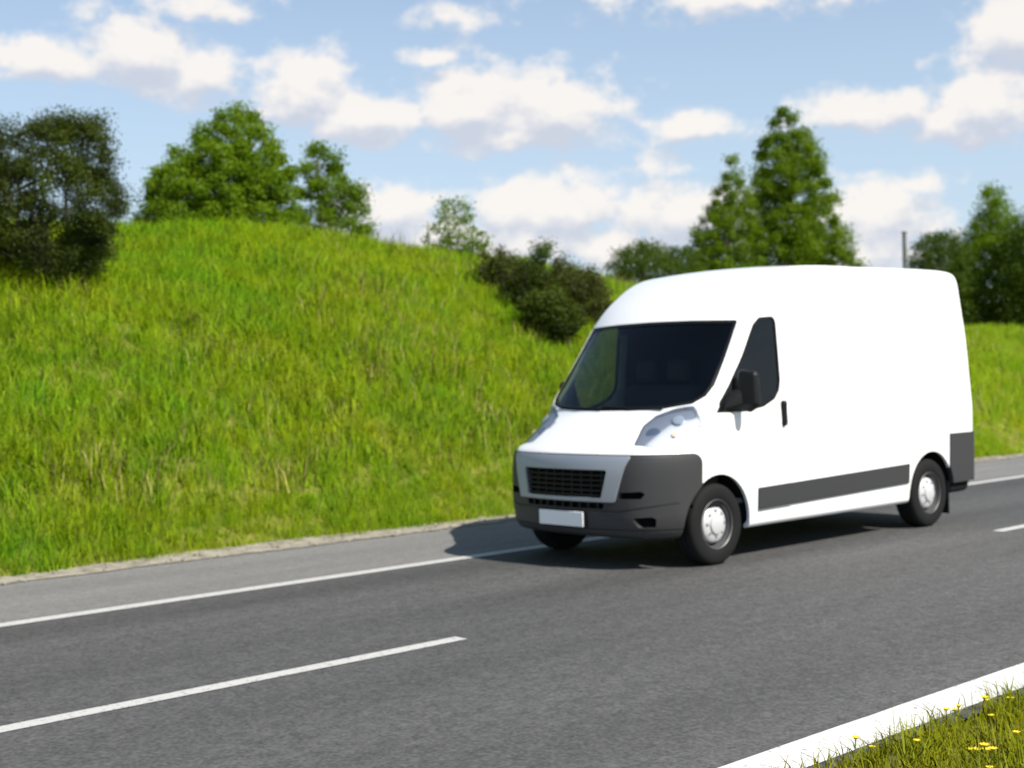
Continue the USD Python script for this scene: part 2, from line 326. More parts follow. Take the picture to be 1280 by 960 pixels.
def mbox(x0, x1, y0, y1, z0, z1): return Manifold.cube((x1 - x0, y1 - y0, z1 - z0)).translate((x0, y0, z0))
def rbox(x0, x1, y0, y1, z0, z1, r, n=10):
    return Manifold.batch_hull([Manifold.sphere(r, n).translate((x, y, z)) for x in (x0 + r, x1 - r) for y in (y0 + r, y1 - r) for z in (z0 + r, z1 - r)])

HALF = 1.02
PROFILE = [(-0.50, .27), (-.70, .275), (-.80, .30), (-.845, .37), (-.858, .50), (-.857, .70), (-.845, .86), (-.815, .955), (-.74, 1.025), (-.62, 1.105), (-.48, 1.20), (-.375, 1.275), (-.325, 1.322),
           (-.27, 1.385), (-.08, 1.61), (.11, 1.835), (.31, 2.07), (.46, 2.205), (.66, 2.352), (.92, 2.502), (1.25, 2.60), (1.75, 2.64), (2.5, 2.65), (3.3, 2.665), (3.8, 2.668), (4.08, 2.662), (4.235, 2.638), (4.295, 2.56), (4.31, 2.42),
           (4.312, 2.15), (4.31, 1.6), (4.31, 1.1), (4.31, .80), (4.315, .55), (4.31, .36), (4.27, .29), (4.15, .275), (3.0, .275), (1.5, .275), (.3, .275)]
def smooth_profile():
    P = np.array(PROFILE, float); n = len(P); out = []
    for i in range(n):                                              # Catmull-Rom, chord-scaled tangents
        p0, p1, p2, p3 = P[i - 1], P[i], P[(i + 1) % n], P[(i + 2) % n]
        l = np.linalg.norm(p2 - p1); a = (p2 - p0) / (np.linalg.norm(p2 - p1) + np.linalg.norm(p1 - p0)); b = (p3 - p1) / (np.linalg.norm(p3 - p2) + np.linalg.norm(p2 - p1))
        k = max(2, int(l / 0.03)); t = (np.arange(k) / k)[:, None]
        out.append((2 * t**3 - 3 * t**2 + 1) * p1 + (t**3 - 2 * t**2 + t) * l * a + (-2 * t**3 + 3 * t**2) * p2 + (t**3 - t**2) * l * b)
    return np.vstack(out)
SP = smooth_profile()
def bend_xy(x, y, z):
    a = np.abs(y)
    f1 = 1 - sstep(x, -.1, 1.5)
    f2 = (1 - sstep(x, -.35, 0.9)) * (1 - sstep(z, 1.0, 1.45) * 0.75)
    return x + .17 * (a / .9) ** 2.2 * f1 + .26 * np.clip((a - .66) / .36, 0, 1.2) ** 2 * f2
def deform(v):
    x, y, z = v[:, 0].copy(), v[:, 1], v[:, 2]
    w = np.interp(z, [0, .28, .45, 1.0, 1.2, 1.4, 1.8, 2.05, 2.3, 2.48, 2.66], [.985, .99, 1.005, 1.02, 1.02, 1.005, .972, .948, .92, .90, .885]) / HALF
    crown = -.035 * (y / HALF) ** 2 * sstep(z, 2.2, 2.5) - 0.03 * (y / HALF) ** 2 * sstep(z, .98, 1.05) * (1 - sstep(x, -.5, -.2))
    return np.stack([bend_xy(x, y, z), y * w, z + crown], 1)
def body(off, K=7, refine=0.05):
    g = sg.Polygon(SP).buffer(off, join_style=1) if off else sg.Polygon(SP)
    ring = g.exterior; n = int(ring.length / 0.035)
    P = np.array([ring.interpolate(i / n, normalized=True).coords[0] for i in range(n)])
    if not ring.is_ccw: P = P[::-1]
    T = np.roll(P, -1, 0) - np.roll(P, 1, 0); T /= np.linalg.norm(T, axis=1, keepdims=True)
    Nn = np.stack([T[:, 1], -T[:, 0]], 1)                           # outward
    x, z = P[:, 0], P[:, 1]
    r = .05 + .05 * sstep(z, .3, .6) * (1 - sstep(x, -.2, .2)) + .03 * sstep(z, 1.9, 2.3) + .02 * (1 - sstep(x, .3, .8)) * sstep(z, 1.05, 1.2)
    for _ in range(6): r = (np.roll(r, 1) + r + np.roll(r, -1)) / 3
    W = HALF + off; rings = []
    for k in range(K + 1):
        th = math.pi / 2 * k / K; Q = P - Nn * (r * (1 - math.cos(th)))[:, None]
        rings.append(np.stack([Q[:, 0], W - r + r * math.sin(th), Q[:, 1]], 1))
    rings = [q * [1, -1, 1] for q in rings[::-1]] + rings
    m = len(rings); v = np.vstack(rings); i, j = np.meshgrid(np.arange(m - 1), np.arange(n), indexing='ij'); jn = (j + 1) % n
    A, B, C, D = i * n + j, i * n + jn, (i + 1) * n + jn, (i + 1) * n + j
    f = np.concatenate([np.stack([A, C, B], -1).reshape(-1, 3), np.stack([A, D, C], -1).reshape(-1, 3)])
    import manifold3d
    cap = np.asarray(manifold3d.triangulate([rings[-1][:, [0, 2]]]))
    f = np.vstack([f, cap[:, ::-1] + (m - 1) * n, cap])
    s = mani(tm(v, f))
    if s.volume() < 0: s = mani(tm(v, f[:, ::-1]))
    s = s.refine_to_length(refine).warp_batch(deform)
    return s
B0, BIN, BLIN, BGRV, BOUT, BGL, BTRIM = body(0), body(-.030), body(-.042), body(-.007), body(.014), body(-.012), body(.024)
WF, WR = (0.0, .345), (3.45, .345)
arches = cyl(*WF, .425, -1.3, 1.3) + cyl(*WR, .425, -1.3, 1.3) + mbox(-.425, .425, -1.3, 1.3, 0, .33) + mbox(3.45 - .425, 3.45 + .33, -1.3, 1.3, 0, .33)
WSH = [(.45, 2.095), (.868, 2.082), (.905, 1.72), (.92, 1.52), (.905, 1.43), (.83, 1.365), (.62, 1.328), (.3, 1.315)]
WS = rounded([(0, 2.10)] + WSH + [(0, 1.312)] + [(-a_, b_) for a_, b_ in WSH[::-1]], .03)
SW = sg.Polygon(rounded([(.94, 2.12), (.70, 2.105), (.60, 2.04), (.40, 1.765), (.20, 1.52), (.06, 1.37), (.02, 1.285), (.42, 1.285), (.66, 1.32), (.82, 1.38), (.90, 1.46), (.925, 1.55)], .02)).buffer(-.06).buffer(.06, quad_segs=8).union(sg.Polygon([(.02, 1.287), (.42, 1.287), (.3, 1.6), (.10, 1.40)])); SW = np.array(SW.exterior.coords)[:-1]
ws_cut = poly_prism(WS, 'x', -2, .95); sw_cut = poly_prism(SW, 'y', -1.4, 1.4)
def ring_cut(P, d, axis_, a, b): return poly_prism(offset_poly(P, d), axis_, a, b)
# the grey bumper takes the place of the white skin below this outline
frame_out = [(-.69, .958), (.69, .958), (.645, .86), (.56, .575), (-.56, .575), (-.645, .86)]
grille_in = [(-.49, .84), (.49, .84), (.435, .607), (-.435, .607)]
bump_zone = poly_prism(rounded([(-1.2, .1), (-.24, .1), (-.24, .965), (-1.2, .968)], .09), 'y', -1.4, 1.4)
shell = B0 - BIN
groove = (BOUT - BGRV)
def seam(poly_line, axis_, a, b, w=.004):
    g = sg.LineString(poly_line).buffer(w, cap_style=2, join_style=2, quad_segs=3)
    return poly_prism(np.array(g.exterior.coords)[:-1], axis_, a, b)
door_line = [(.445, .40), (.47, .62), (.34, .80), (.02, .93), (-.04, 1.20), (.06, 1.42), (.26, 1.74), (.55, 2.12), (.68, 2.17), (.96, 2.17), (.985, 2.12), (.975, 1.3), (1.0, 1.0), (1.0, .33), (.50, .33), (.445, .40)]
seams = [seam(door_line, 'y', -1.4, 1.4), seam([(1.0, 2.16), (4.3, 2.16)], 'y', -1.4, 1.4, .0025),
         seam([(1.07, .33), (1.07, 2.10), (2.40, 2.10), (2.40, .33)], 'y', .5, 1.4), seam([(4.19, .95), (4.12, 1.6), (4.06, 2.2), (4.0, 2.45)], 'y', -1.4, 1.4, .004)]
hood = seam([(-.87, 1.27), (-.80, 1.12), (-.72, .985)], 'x', -1.2, 0.1) + seam([(.87, 1.27), (.80, 1.12), (.72, .985)], 'x', -1.2, 0.1)
lamp_poly = {}
HL = rounded([(-.635, -.62), (-.42, -.545), (-.305, -.585), (-.215, -.705), (-.115, -.85), (-.13, -.935), (-.28, -.96), (-.43, -.93), (-.58, -.80)], .025)
hl_l = poly_prism(HL, 'z', .99, 1.5); hl_r = poly_prism(np.array(HL) * [1, -1], 'z', .99, 1.5)
rear_zone = poly_prism([(3.80, .1), (4.6, .1), (4.6, .935), (3.80, .935)], 'y', -1.4, 1.4)
white = shell - ws_cut - sw_cut - arches - bump_zone - rear_zone - hl_l - hl_r - mbox(-2, 6, -.93, .93, -1, .6)
gcut = groove
for s_ in seams: white = white - (gcut ^ s_)
white = white - (gcut ^ hood)
van = thing('delivery_van', 'white high-roofed delivery van with grey bumpers driving along the far lane', 'van')
obj('body', white, M['white'], van, smooth=32)
lining = (BIN - BLIN) - ws_cut - sw_cut - arches - hl_l - hl_r
trim_zone = mbox(-.5, 1.02, .70, 1.2, .95, 2.02)
obj('cab_lining', lining - trim_zone, M['lining'], van, smooth=30)
obj('door_trim', lining ^ trim_zone, M['trim'], van, smooth=30)
glass = BGL - body(-.0165)
def pane(poly, off=-.012, step=.02):
    i0 = np.argmin(np.abs(SP[:, 1] - 1.22) + 9 * (SP[:, 0] > 0)); i1 = np.argmin(np.abs(SP[:, 1] - 2.17) + 9 * (SP[:, 0] > 1))
    L = sg.LineString(SP[i0:i1 + 1]); n = int(L.length / step); c = np.array([L.interpolate(k / n, normalized=True).coords[0] for k in range(n + 1)])
    ys = np.linspace(-.985, .985, 99)
    v = np.stack([np.repeat(c[:, 0], 99) - off * .76, np.tile(ys, n + 1), np.repeat(c[:, 1], 99) + off * .64], 1); v = deform(v)
    i, j = np.meshgrid(np.arange(n), np.arange(98), indexing='ij'); a = i * 99 + j
    q = np.stack([a, a + 1, a + 100, a + 99], -1).reshape(-1, 4)
    g = sg.Polygon(poly).buffer(-.012); mid = v[q].mean(1)
    q = q[shapely.contains_xy(g, mid[:, 1], mid[:, 2])][:, ::-1]; u, inv = np.unique(q, return_inverse=True)
    return v[u], inv.reshape(q.shape)
obj('windscreen', pane(WS), M['glass'], van, smooth=True)
seal = (B0 - BIN)
obj('windscreen_seal', (body(-.004) - BIN) ^ (ws_cut - ring_cut(WS, -.028, 'x', -2, .95)), M['black'], van, smooth=30)
for sd, lo, hi in ((-1, -1.4, 0), (1, 0, 1.4)):
    gx_, gz_ = np.meshgrid(np.linspace(-.75, 1.15, 120), np.linspace(1.22, 2.2, 60), indexing='ij'); ysgn = -1 if lo < 0 else 1
    v = deform(np.stack([gx_, np.full_like(gx_, ysgn * (HALF - .012)), gz_], -1).reshape(-1, 3)); i, j = np.meshgrid(np.arange(119), np.arange(59), indexing='ij'); a = i * 60 + j
    q = np.stack([a, a + 60, a + 61, a + 1], -1).reshape(-1, 4); mid = v[q].mean(1); q = q[shapely.contains_xy(sg.Polygon(SW).buffer(-.008), mid[:, 0], mid[:, 2])]
    q = q if ysgn < 0 else q[:, ::-1]; u, inv = np.unique(q, return_inverse=True)
    w = obj('side_window', (v[u], inv.reshape(q.shape)), M['glass'], van, smooth=True)
    obj('window_seal', (body(-.004) - BIN) ^ (poly_prism(SW, 'y', lo, hi) - ring_cut(SW, -.02, 'y', lo, hi)), M['black'], w, smooth=30)
    obj('quarter_panel', (body(-.006) - BIN) ^ poly_prism([(.0, 1.2), (.42, 1.2), (.30, 1.6), (.0, 1.5)], 'y', lo, hi) ^ poly_prism(SW, 'y', lo, hi), M['black'], w, smooth=30)
# bumper with its recesses
frame = poly_prism(rounded(frame_out, .02), 'x', -2, -.3); g_in = poly_prism(rounded(grille_in, .02), 'x', -2, -.3)
slot = poly_prism(rounded([(-.46, .565), (.46, .565), (.44, .515), (-.44, .515)], .008), 'x', -2, -.3)
fogs = []
for s_ in (-1, 1):
    fogs.append(poly_prism(rounded(np.array([(.60, .655), (.77, .665), (.795, .645), (.765, .602), (.585, .602)]) * [s_, 1], .008), 'x', -2, -.2))
    fogs.append(poly_prism(rounded(np.array([(.70, .445), (.825, .455), (.85, .435), (.84, .37), (.74, .365)]) * [s_, 1], .012), 'x', -2, -.2))
skin = BOUT - BIN
bumper = (skin ^ bump_zone) - arches - frame - slot
for f_ in fogs: bumper = bumper - f_
bump_groove = seam([(-.96, .56), (-.60, .50), (.60, .50), (.96, .56)], 'x', -2, 0, .006) + seam([(-1.0, .345), (1.0, .345)], 'x', -2, 0, .005)
bumper = bumper - ((BTRIM - body(.004)) ^ bump_groove)
front_b = obj('front_bumper', bumper, M['plastic'], van, smooth=32)
obj('bumper_lip', (body(.004) - BIN) ^ poly_prism([(-1.2, .26), (-.5, .26), (-.5, .335), (-1.2, .335)], 'y', -.8, .8), M['black'], front_b, smooth=30)
fr = obj('grille_frame', (BTRIM - BIN) ^ (frame - g_in), M['silver'], van, smooth=30)
zs = np.linspace(.625, .835, 6)
for z in zs:
    obj('grille_bar', (body(.004) - BIN) ^ g_in ^ mbox(-2, 0, -1, 1, z - .009, z + .009), M['black'], van, smooth=30)
for y in np.linspace(-.42, .42, 9):
    obj('grille_divider', (body(-.004) - BIN) ^ g_in ^ mbox(-2, 0, y - .008, y + .008, .6, .86), M['black'], van)
for y in np.linspace(-.38, .38, 9):
    obj('air_slot_rib', (body(.0) - BIN) ^ slot ^ mbox(-2, 0, y - .012, y + .012, .5, .58), M['black'], van)
obj('engine_bay', (BIN - body(-.06)) ^ bump_zone - arches, M['liner'], van)
pl = rbox(-.892, -.872, -.262, .262, .358, .485, .006)
obj('number_plate', pl, M['plate'], van, smooth=30)
obj('plate_holder', rbox(-.882, -.85, -.275, .275, .348, .495, .006), M['black'], van, smooth=30)
# headlights
def facing(m, d):
    m = cat(m); m.update_faces(m.face_normals @ np.array(d) > .25); m.remove_unreferenced_vertices(); return m
for hl, s_ in ((hl_l, -1), (hl_r, 1)):
    h = obj('headlight', facing((body(.003) - body(-.012)) ^ hl, (-.5, .5 * s_, .7)), M['lampglass'], van, smooth=30)
    obj('lamp_bowl', (body(-.012) - body(-.09)) ^ hl, M['reflector'], h, smooth=30)
    obj('lamp_rim', (body(-.006) - body(-.055)) ^ (hl - poly_prism(offset_poly(np.array(HL) * [1, -s_], -.012), 'z', .9, 1.6)), M['silver'], h, smooth=30)
    for (xx, yy, zz, rr, mt) in ((-.445, .68, 1.125, .066, 'lens'), (-.262, .80, 1.235, .052, 'lens'), (-.37, .845, 1.12, .026, 'amber')):
        dr = np.array([-.62, -.35 * -s_, .70]); dr /= np.linalg.norm(dr)
        mm = trimesh.creation.icosphere(2, rr); mm.vertices = mm.vertices - np.outer(mm.vertices @ dr, dr) * .85; mm.apply_translation(np.array([xx, s_ * yy, zz]) + dr * .002)
        obj('lamp_lens', mm, M[mt], h, smooth=True)
# side mouldings, rear bumper, lamps, handles
for lo, hi in ((-1.4, 0), (0, 1.4)):
    obj('side_moulding', (BOUT - BGL) ^ poly_prism(rounded([(.545, .615), (3.01, .672), (3.0, .478), (.54, .425)], .012), 'y', lo, hi), M['plastic'], van, smooth=30)
obj('rear_bumper', ((BOUT - BIN) ^ rear_zone) - arches - mbox(3, 5, -1.3, 1.3, 0, .42), M['plastic'], van, smooth=30)
for s_ in (-1, 1):
    obj('tail_light', (body(.01) - BIN) ^ mbox(4.1, 4.6, min(s_ * .82, s_ * .955), max(s_ * .82, s_ * .955), 1.05, 1.75), M['red'], van, smooth=30)
    obj('door_handle', rbox(.90, .958, *((-1.045, -.99) if s_ < 0 else (.99, 1.045)), 1.135, 1.365, .022, 12), M['black'], van, smooth=40)
    # mirror: arm, housing, glass
    a_ = -1 if s_ < 0 else 1; mo = 0.0 if s_ < 0 else 0.06
    hs = [((.20, 1.10), .10), ((.20, 1.19), .085)]
    H = Manifold.batch_hull([Manifold.sphere(r_, 14).translate((.30 + dx, a_ * (y_ - mo), z_ - mo)) for (y_, z_, r_, dx) in ((1.065, 1.60, .05, -.01), (1.165, 1.59, .045, 0), (1.06, 1.37, .06, -.02), (1.17, 1.365, .055, 0), (1.12, 1.325, .045, 0))])
    H = H ^ mbox(-1, .327, -2, 2, 0, 3)
    mi = obj('door_mirror', H, M['black'], van, smooth=40)
    G = Manifold.batch_hull([Manifold.sphere(.012, 8).translate((.327, a_ * (y_ - mo), z_ - mo)) for y_ in (1.06, 1.175) for z_ in (1.34, 1.61)])
    obj('mirror_glass', G, M['mirror'], mi, smooth=40)
    obj('mirror_arm', Manifold.batch_hull([Manifold.sphere(.035, 10).translate(c) for c in ((.14, a_ * .985, 1.33), (.26, a_ * 1.08, 1.37), (.19, a_ * .985, 1.42), (.28, a_ * 1.08, 1.47))]), M['black'], mi, smooth=40)
    obj('mud_flap', rbox(3.835, 3.855, *sorted((a_ * .72, a_ * .97)), .10, .44, .008), M['black'], van)
# wheels
def revolve(prof, n=56):
    a = np.arange(n) * 2 * np.pi / n; P = np.array(prof); m = len(P)
    v = np.stack([P[:, 0][None] * np.cos(a)[:, None], np.broadcast_to(P[:, 1], (n, m)), P[:, 0][None] * np.sin(a)[:, None]], -1).reshape(-1, 3)
    i, j = np.meshgrid(np.arange(n), np.arange(m - 1), indexing='ij'); k = (i + 1) % n
    q = np.stack([i * m + j, k * m + j, k * m + j + 1, i * m + j + 1], -1).reshape(-1, 4)
    return tm(v, np.vstack([q[:, [0, 1, 2]], q[:, [0, 2, 3]]]))
R = .345
tyre_p = [(.195, -.085), (.215, -.102), (.255, -.112), (.30, -.110), (.328, -.10), (.341, -.082), (R, -.06), (R, -.032), (.338, -.030), (.338, -.022), (R, -.020), (R, .020), (.338, .022), (.338, .03), (R, .032), (R, .06), (.341, .082), (.328, .10), (.30, .11), (.255, .112), (.215, .102), (.195, .085)]
rim_p = [(.199, -.098), (.207, -.104), (.212, -.098), (.200, -.088), (.192, -.07), (.186, -.03), (.18, -.02), (.15, -.035), (.14, -.04)]
for (wx, wz) in (WF, WR):
    for s_ in (-1, 1):
        wp = UsdGeom.Xform.Define(stage, numbered('/World/delivery_van/wheel')); wp.AddTranslateOp().Set(Gf.Vec3d(wx, s_ * .875, wz)); wp.AddRotateZOp().Set(0.0 if s_ < 0 else 180.0); wp.AddRotateYOp().Set(23.0 * wx)
        w = wp.GetPrim()
        obj('tyre', revolve(tyre_p), M['rubber'], w, smooth=35)
        obj('rim', revolve(rim_p + [(.10, -.045), (.0, -.045)]), M['steel'], w, smooth=35)
        cs = CrossSection([np.array([(0, .03), (.150, .03), (.157, .05), (.150, .07), (.13, .084), (.088, .090), (.080, .106), (.05, .114), (0, .114)])])
        cap_ = cs.revolve(48).transform(np.array([[1, 0, 0, 0], [0, 0, -1, 0], [0, 1, 0, 0]], float))
        for k in range(8):
            a = k * math.pi / 4; cap_ = cap_ - cyl(.113 * math.cos(a), .113 * math.sin(a), .017, -.2, -.05, 14)
        obj('hubcap', cap_, M['wheel'], w, smooth=30)
# inside the arches, below the floor and in the cab
for (wx, wz) in (WF, WR):
    for s_ in (-1, 1):
        obj('wheel_arch_liner', (cyl(wx, wz, .445, *sorted((s_ * .62, s_ * .985))) - cyl(wx, wz, .43, *sorted((s_ * .63, s_ * 1.2))) - mbox(wx - 1, wx + 1, -2, 2, -1, .27)) ^ BIN, M['liner'], van)
obj('underbody', cat(mbox(-.6, 4.2, -.60, .60, .26, .42), mbox(.46, 2.98, -.95, .95, .30, .44), mbox(-.08, .08, -.8, .8, .29, .40), mbox(3.37, 3.53, -.8, .8, .29, .40)), M['liner'], van)
obj('cab_floor', BLIN ^ mbox(-.3, 1.4, -1, 1, .50, .54), M['lining'], van)
obj('bulkhead', BLIN ^ mbox(1.22, 1.25, -1, 1, .5, 2.6), M['lining'], van)
dash = poly_prism(rounded([(-.52, .9), (-.52, 1.16), (-.38, 1.205), (-.02, 1.21), (.10, 1.15), (.14, .95), (.05, .6), (-.3, .6)], .03), 'y', -.93, .93) ^ BLIN
obj('dashboard', dash, M['dash'], van, smooth=30)
for (yc, wd) in ((-.52, .25), (.22, .25), (.62, .25)):
    st = obj('seat', cat(rbox(.42, .92, yc - wd, yc + wd, .72, .90, .06), rbox(.88, 1.06, yc - wd, yc + wd, .80, 1.52, .07)), M['seat'], van, smooth=40)
    obj('headrest', rbox(.93, 1.04, yc - .13, yc + .13, 1.55, 1.76, .045), M['seat'], st, smooth=40)
sw_ = trimesh.creation.torus(.195, .017, 40, 10); sw_.apply_transform(trimesh.transformations.rotation_matrix(-1.0, [0, 1, 0])); sw_.apply_translation([.27, -.50, 1.17])
spk = [tube([[.20, -.50, 1.13], [.27 + .17 * math.cos(a) * .54, -.50 + .19 * math.sin(a), 1.17 + .17 * math.cos(a) * .84]], .016) for a in (1.57, -1.57, 3.14)]
obj('steering_wheel', cat(sw_, *spk, tube([[.05, -.5, 1.03], [.22, -.5, 1.14]], .04)), M['black'], van, smooth=40)
for y0, y1 in ((-.62, .02), (.02, .64)):
    pth = [(-.30, y0, 1.332), (-.295, (y0 + y1) / 2, 1.338), (-.285, y1, 1.35)]
    obj('wiper', tube([(bend_xy(np.array([x]), np.array([y]), np.array([z]))[0] - .03, y, z) for x, y, z in pth], .010), M['black'], van)
obj('number_plate', rbox(4.32, 4.335, -.26, .26, 1.0, 1.11, .005), M['plate'], van)
#ENDVAN
# ------------------------------------------------------------------ plants
#PLANTS
def at(px, py, depth):
    """The point seen there at that distance along the view."""
    return CAM + depth * (fwd + rgt * (px - 640) / FPX + upc * (480 - py) / FPX)
def hit(px, py):
    d = at(px, py, 1.0) - CAM; t = np.linspace(3, 90, 3000); P = CAM + d * t[:, None]
    k = int(np.argmax(P[:, 2] < zt(P[:, 0], P[:, 1]))); return P[k], t[k]
def leaves(centers, radii, counts, size, rng, flat=0.75, up=0.5):
    """Small folded leaf blades scattered through ellipsoid clumps: one mesh."""
    C = np.repeat(centers, counts, 0); R = np.repeat(radii, counts, 0); n = len(C)
    g = rng.normal(size=(n, 3)); g /= np.linalg.norm(g, axis=1, keepdims=True)
    off = np.where(rng.random((n, 1)) < 0.6, g * (rng.random((n, 1)) ** 0.5) * R, np.clip(rng.normal(size=(n, 3)) * 0.75, -1.0, 1.0) * R) * [1, 1, flat]
    P = C + off
    nrm = g * 0.8 + rng.normal(size=(n, 3)) * 0.7 + [0, 0, up]; nrm /= np.linalg.norm(nrm, axis=1, keepdims=True)
    a = np.cross(nrm, rng.normal(size=(n, 3))); a /= np.linalg.norm(a, axis=1, keepdims=True); b = np.cross(nrm, a)
    s = size * (0.6 + 0.8 * rng.random((n, 1)))
    v = np.stack([P - a * s * .5, P + b * s * .32 + nrm * s * .10, P + a * s * .5, P - b * s * .32 + nrm * s * .10], 1).reshape(-1, 3)
    i = np.arange(n)[:, None] * 4
    return v, np.concatenate([i + [0, 1, 2], i + [0, 2, 3]])
def plant(name, label, category, px, depth, outline, leaf, size_px, clump_px, nclump, per, seed, group=None, trunk_px=9.0, flat=0.8, depth_k=0.85, base_py=None, limbs=12, hollow=0.35, stems=1, bark='bark', even=3):
    """A tree or bush at px and depth; outline = [(py, left px, right px), ...] gives its crown as [height, half widths], turned into metres there."""
    rng = np.random.default_rng(seed); m = depth / FPX
    base = at(px, 480, depth); base[2] = zt(base[0], base[1]) - 0.05
    O = np.array(outline, float); O = O[np.argsort(O[:, 0])]
    zc = lambda py: at(px, py, depth)[2] - base[2]
    side = rgt0; back = fwd0
    w = np.maximum(np.interp(np.linspace(O[0, 0], O[-1, 0], 200), O[:, 0], O[:, 2] - O[:, 1]), 2); pys = np.linspace(O[0, 0], O[-1, 0], 200)
    nc = nclump * (even + 1)
    py = rng.choice(pys, size=nc, p=w / w.sum()) + rng.normal(size=nc) * 1.5
    L = np.interp(py, O[:, 0], O[:, 1]); Rr = np.interp(py, O[:, 0], O[:, 2]); mid = (L + Rr) / 2; hw = np.maximum((Rr - L) / 2 - clump_px * 0.25, 1.0)
    r = hollow + (1 - hollow) * np.sqrt(rng.random(nc)); an = rng.random(nc) * 2 * np.pi
    u = mid - px + hw * r * np.cos(an); vv = hw * r * np.sin(an) * depth_k
    if even:                                                        # keep the candidates that lie farthest from those kept before
        Q = np.stack([u, vv * .7, py], 1); keep = [0]; dist = np.linalg.norm(Q - Q[0], axis=1)
        while len(keep) < nclump:
            k = int(np.argmax(dist * (0.6 + 0.4 * rng.random(nc)))); keep.append(k); dist = np.minimum(dist, np.linalg.norm(Q - Q[k], axis=1))
        u, vv, py, hw = u[keep], vv[keep], py[keep], hw[keep]
    C = np.stack([u * m, vv * m, np.array([zc(p) for p in py])], 1)
    C = C[:, 0:1] * side + C[:, 1:2] * back + C[:, 2:3] * up0
    rad = clump_px * m * (0.65 + 0.7 * rng.random((nclump, 1))) * np.ones((1, 3))
    t = thing(name, label, category, base, group=group)
    top = zc(O[0, 0]); parts = []
    midtop = np.interp(O[0, 0] + (O[-1, 0] - O[0, 0]) * .12, O[:, 0], (O[:, 1] + O[:, 2]) / 2) - px
    for s_ in range(stems):
        jit = (rng.random(3) - .5) * [1, 1, 0] * (0 if stems == 1 else hw.max() * m * 1.2)
        K = 8; pth = np.array([jit * (k / K) + side * midtop * m * (k / K) ** 1.5 + up0 * top * 0.9 * k / K + rng.normal(size=3) * [1, 1, 0] * .02 * top * (k > 0) for k in range(K + 1)])
        parts.append(tube(pth, np.linspace(trunk_px * m * .5, trunk_px * m * .10, K + 1), 7))
    for k in rng.choice(nclump, size=min(limbs, nclump), replace=False):
        e = C[k]; h = max(0.12 * top, e[2] - 0.35 * np.linalg.norm(e[:2]) - .1 * top); f = min(h / (0.9 * top), 1); s0 = np.array([np.interp(f * K, np.arange(K + 1), pth[:, q]) for q in range(3)])
        c1 = (s0 + e) / 2 + up0 * .04 * top * (rng.random() - .2) + rng.normal(size=3) * .02 * top
        parts.append(tube([s0, c1, e], [trunk_px * m * .2, trunk_px * m * .13, trunk_px * m * .05], 5))
    obj('trunk', cat(*parts), M[bark], t, smooth=True)
    cnt = np.maximum(3, (per * 3.0 * (0.6 + 0.8 * rng.random(nclump)))).astype(int)
    obj('crown', leaves(C, rad, cnt, size_px * .62 * m, rng, flat), M[leaf], t)
    return t
# the shrubs and trees, left to right
plant('dark_shrub', 'large dark thorny shrub growing on the grass slope at the far left', 'shrub', 62, 16.6,
      [(150, 110, 140), (168, -30, 146), (200, -60, 152), (250, -75, 168), (290, -70, 158), (325, -55, 145), (352, 15, 110), (362, 40, 75)], 'leaf_dark', 4.6, 15, 360, 110, 21, trunk_px=7, stems=5, limbs=60, hollow=.3, even=0)
plant('dark_shrub_twigs', 'thin bare upright twigs rising above the big dark shrub', 'shrub', 62, 17.0, [(138, 56, 70), (160, 45, 82), (190, 30, 95)], 'leaf_dark', 2.6, 8, 34, 22, 22, trunk_px=3, stems=4, limbs=26)
plant('round_tree', 'broad round-crowned green tree behind the top of the bank', 'tree', 290, 25.0,
      [(136, 294, 314), (156, 266, 338), (186, 234, 360), (212, 200, 376), (242, 186, 384), (275, 180, 392), (312, 180, 394)], 'leaf_oak', 5.2, 13, 210, 190, 31, trunk_px=9, limbs=26, hollow=.25)
plant('gappy_tree', 'slim green tree with gaps in its crown right of the round tree', 'tree', 422, 25.5,
      [(180, 386, 424), (200, 380, 434), (225, 382, 448), (250, 380, 464), (278, 382, 470), (312, 386, 470)], 'leaf_oak', 5.0, 11, 70, 92, 32, trunk_px=6, limbs=26, hollow=.5, even=0)
plant('young_sapling', 'young thin sapling with upright shoots on the brow of the bank', 'sapling', 572, 24.2,
      [(252, 552, 590), (275, 548, 600), (300, 530, 616), (325, 528, 612), (340, 545, 600)], 'leaf_poplar', 5.0, 9, 60, 30, 33, trunk_px=1.6, stems=6, limbs=40)
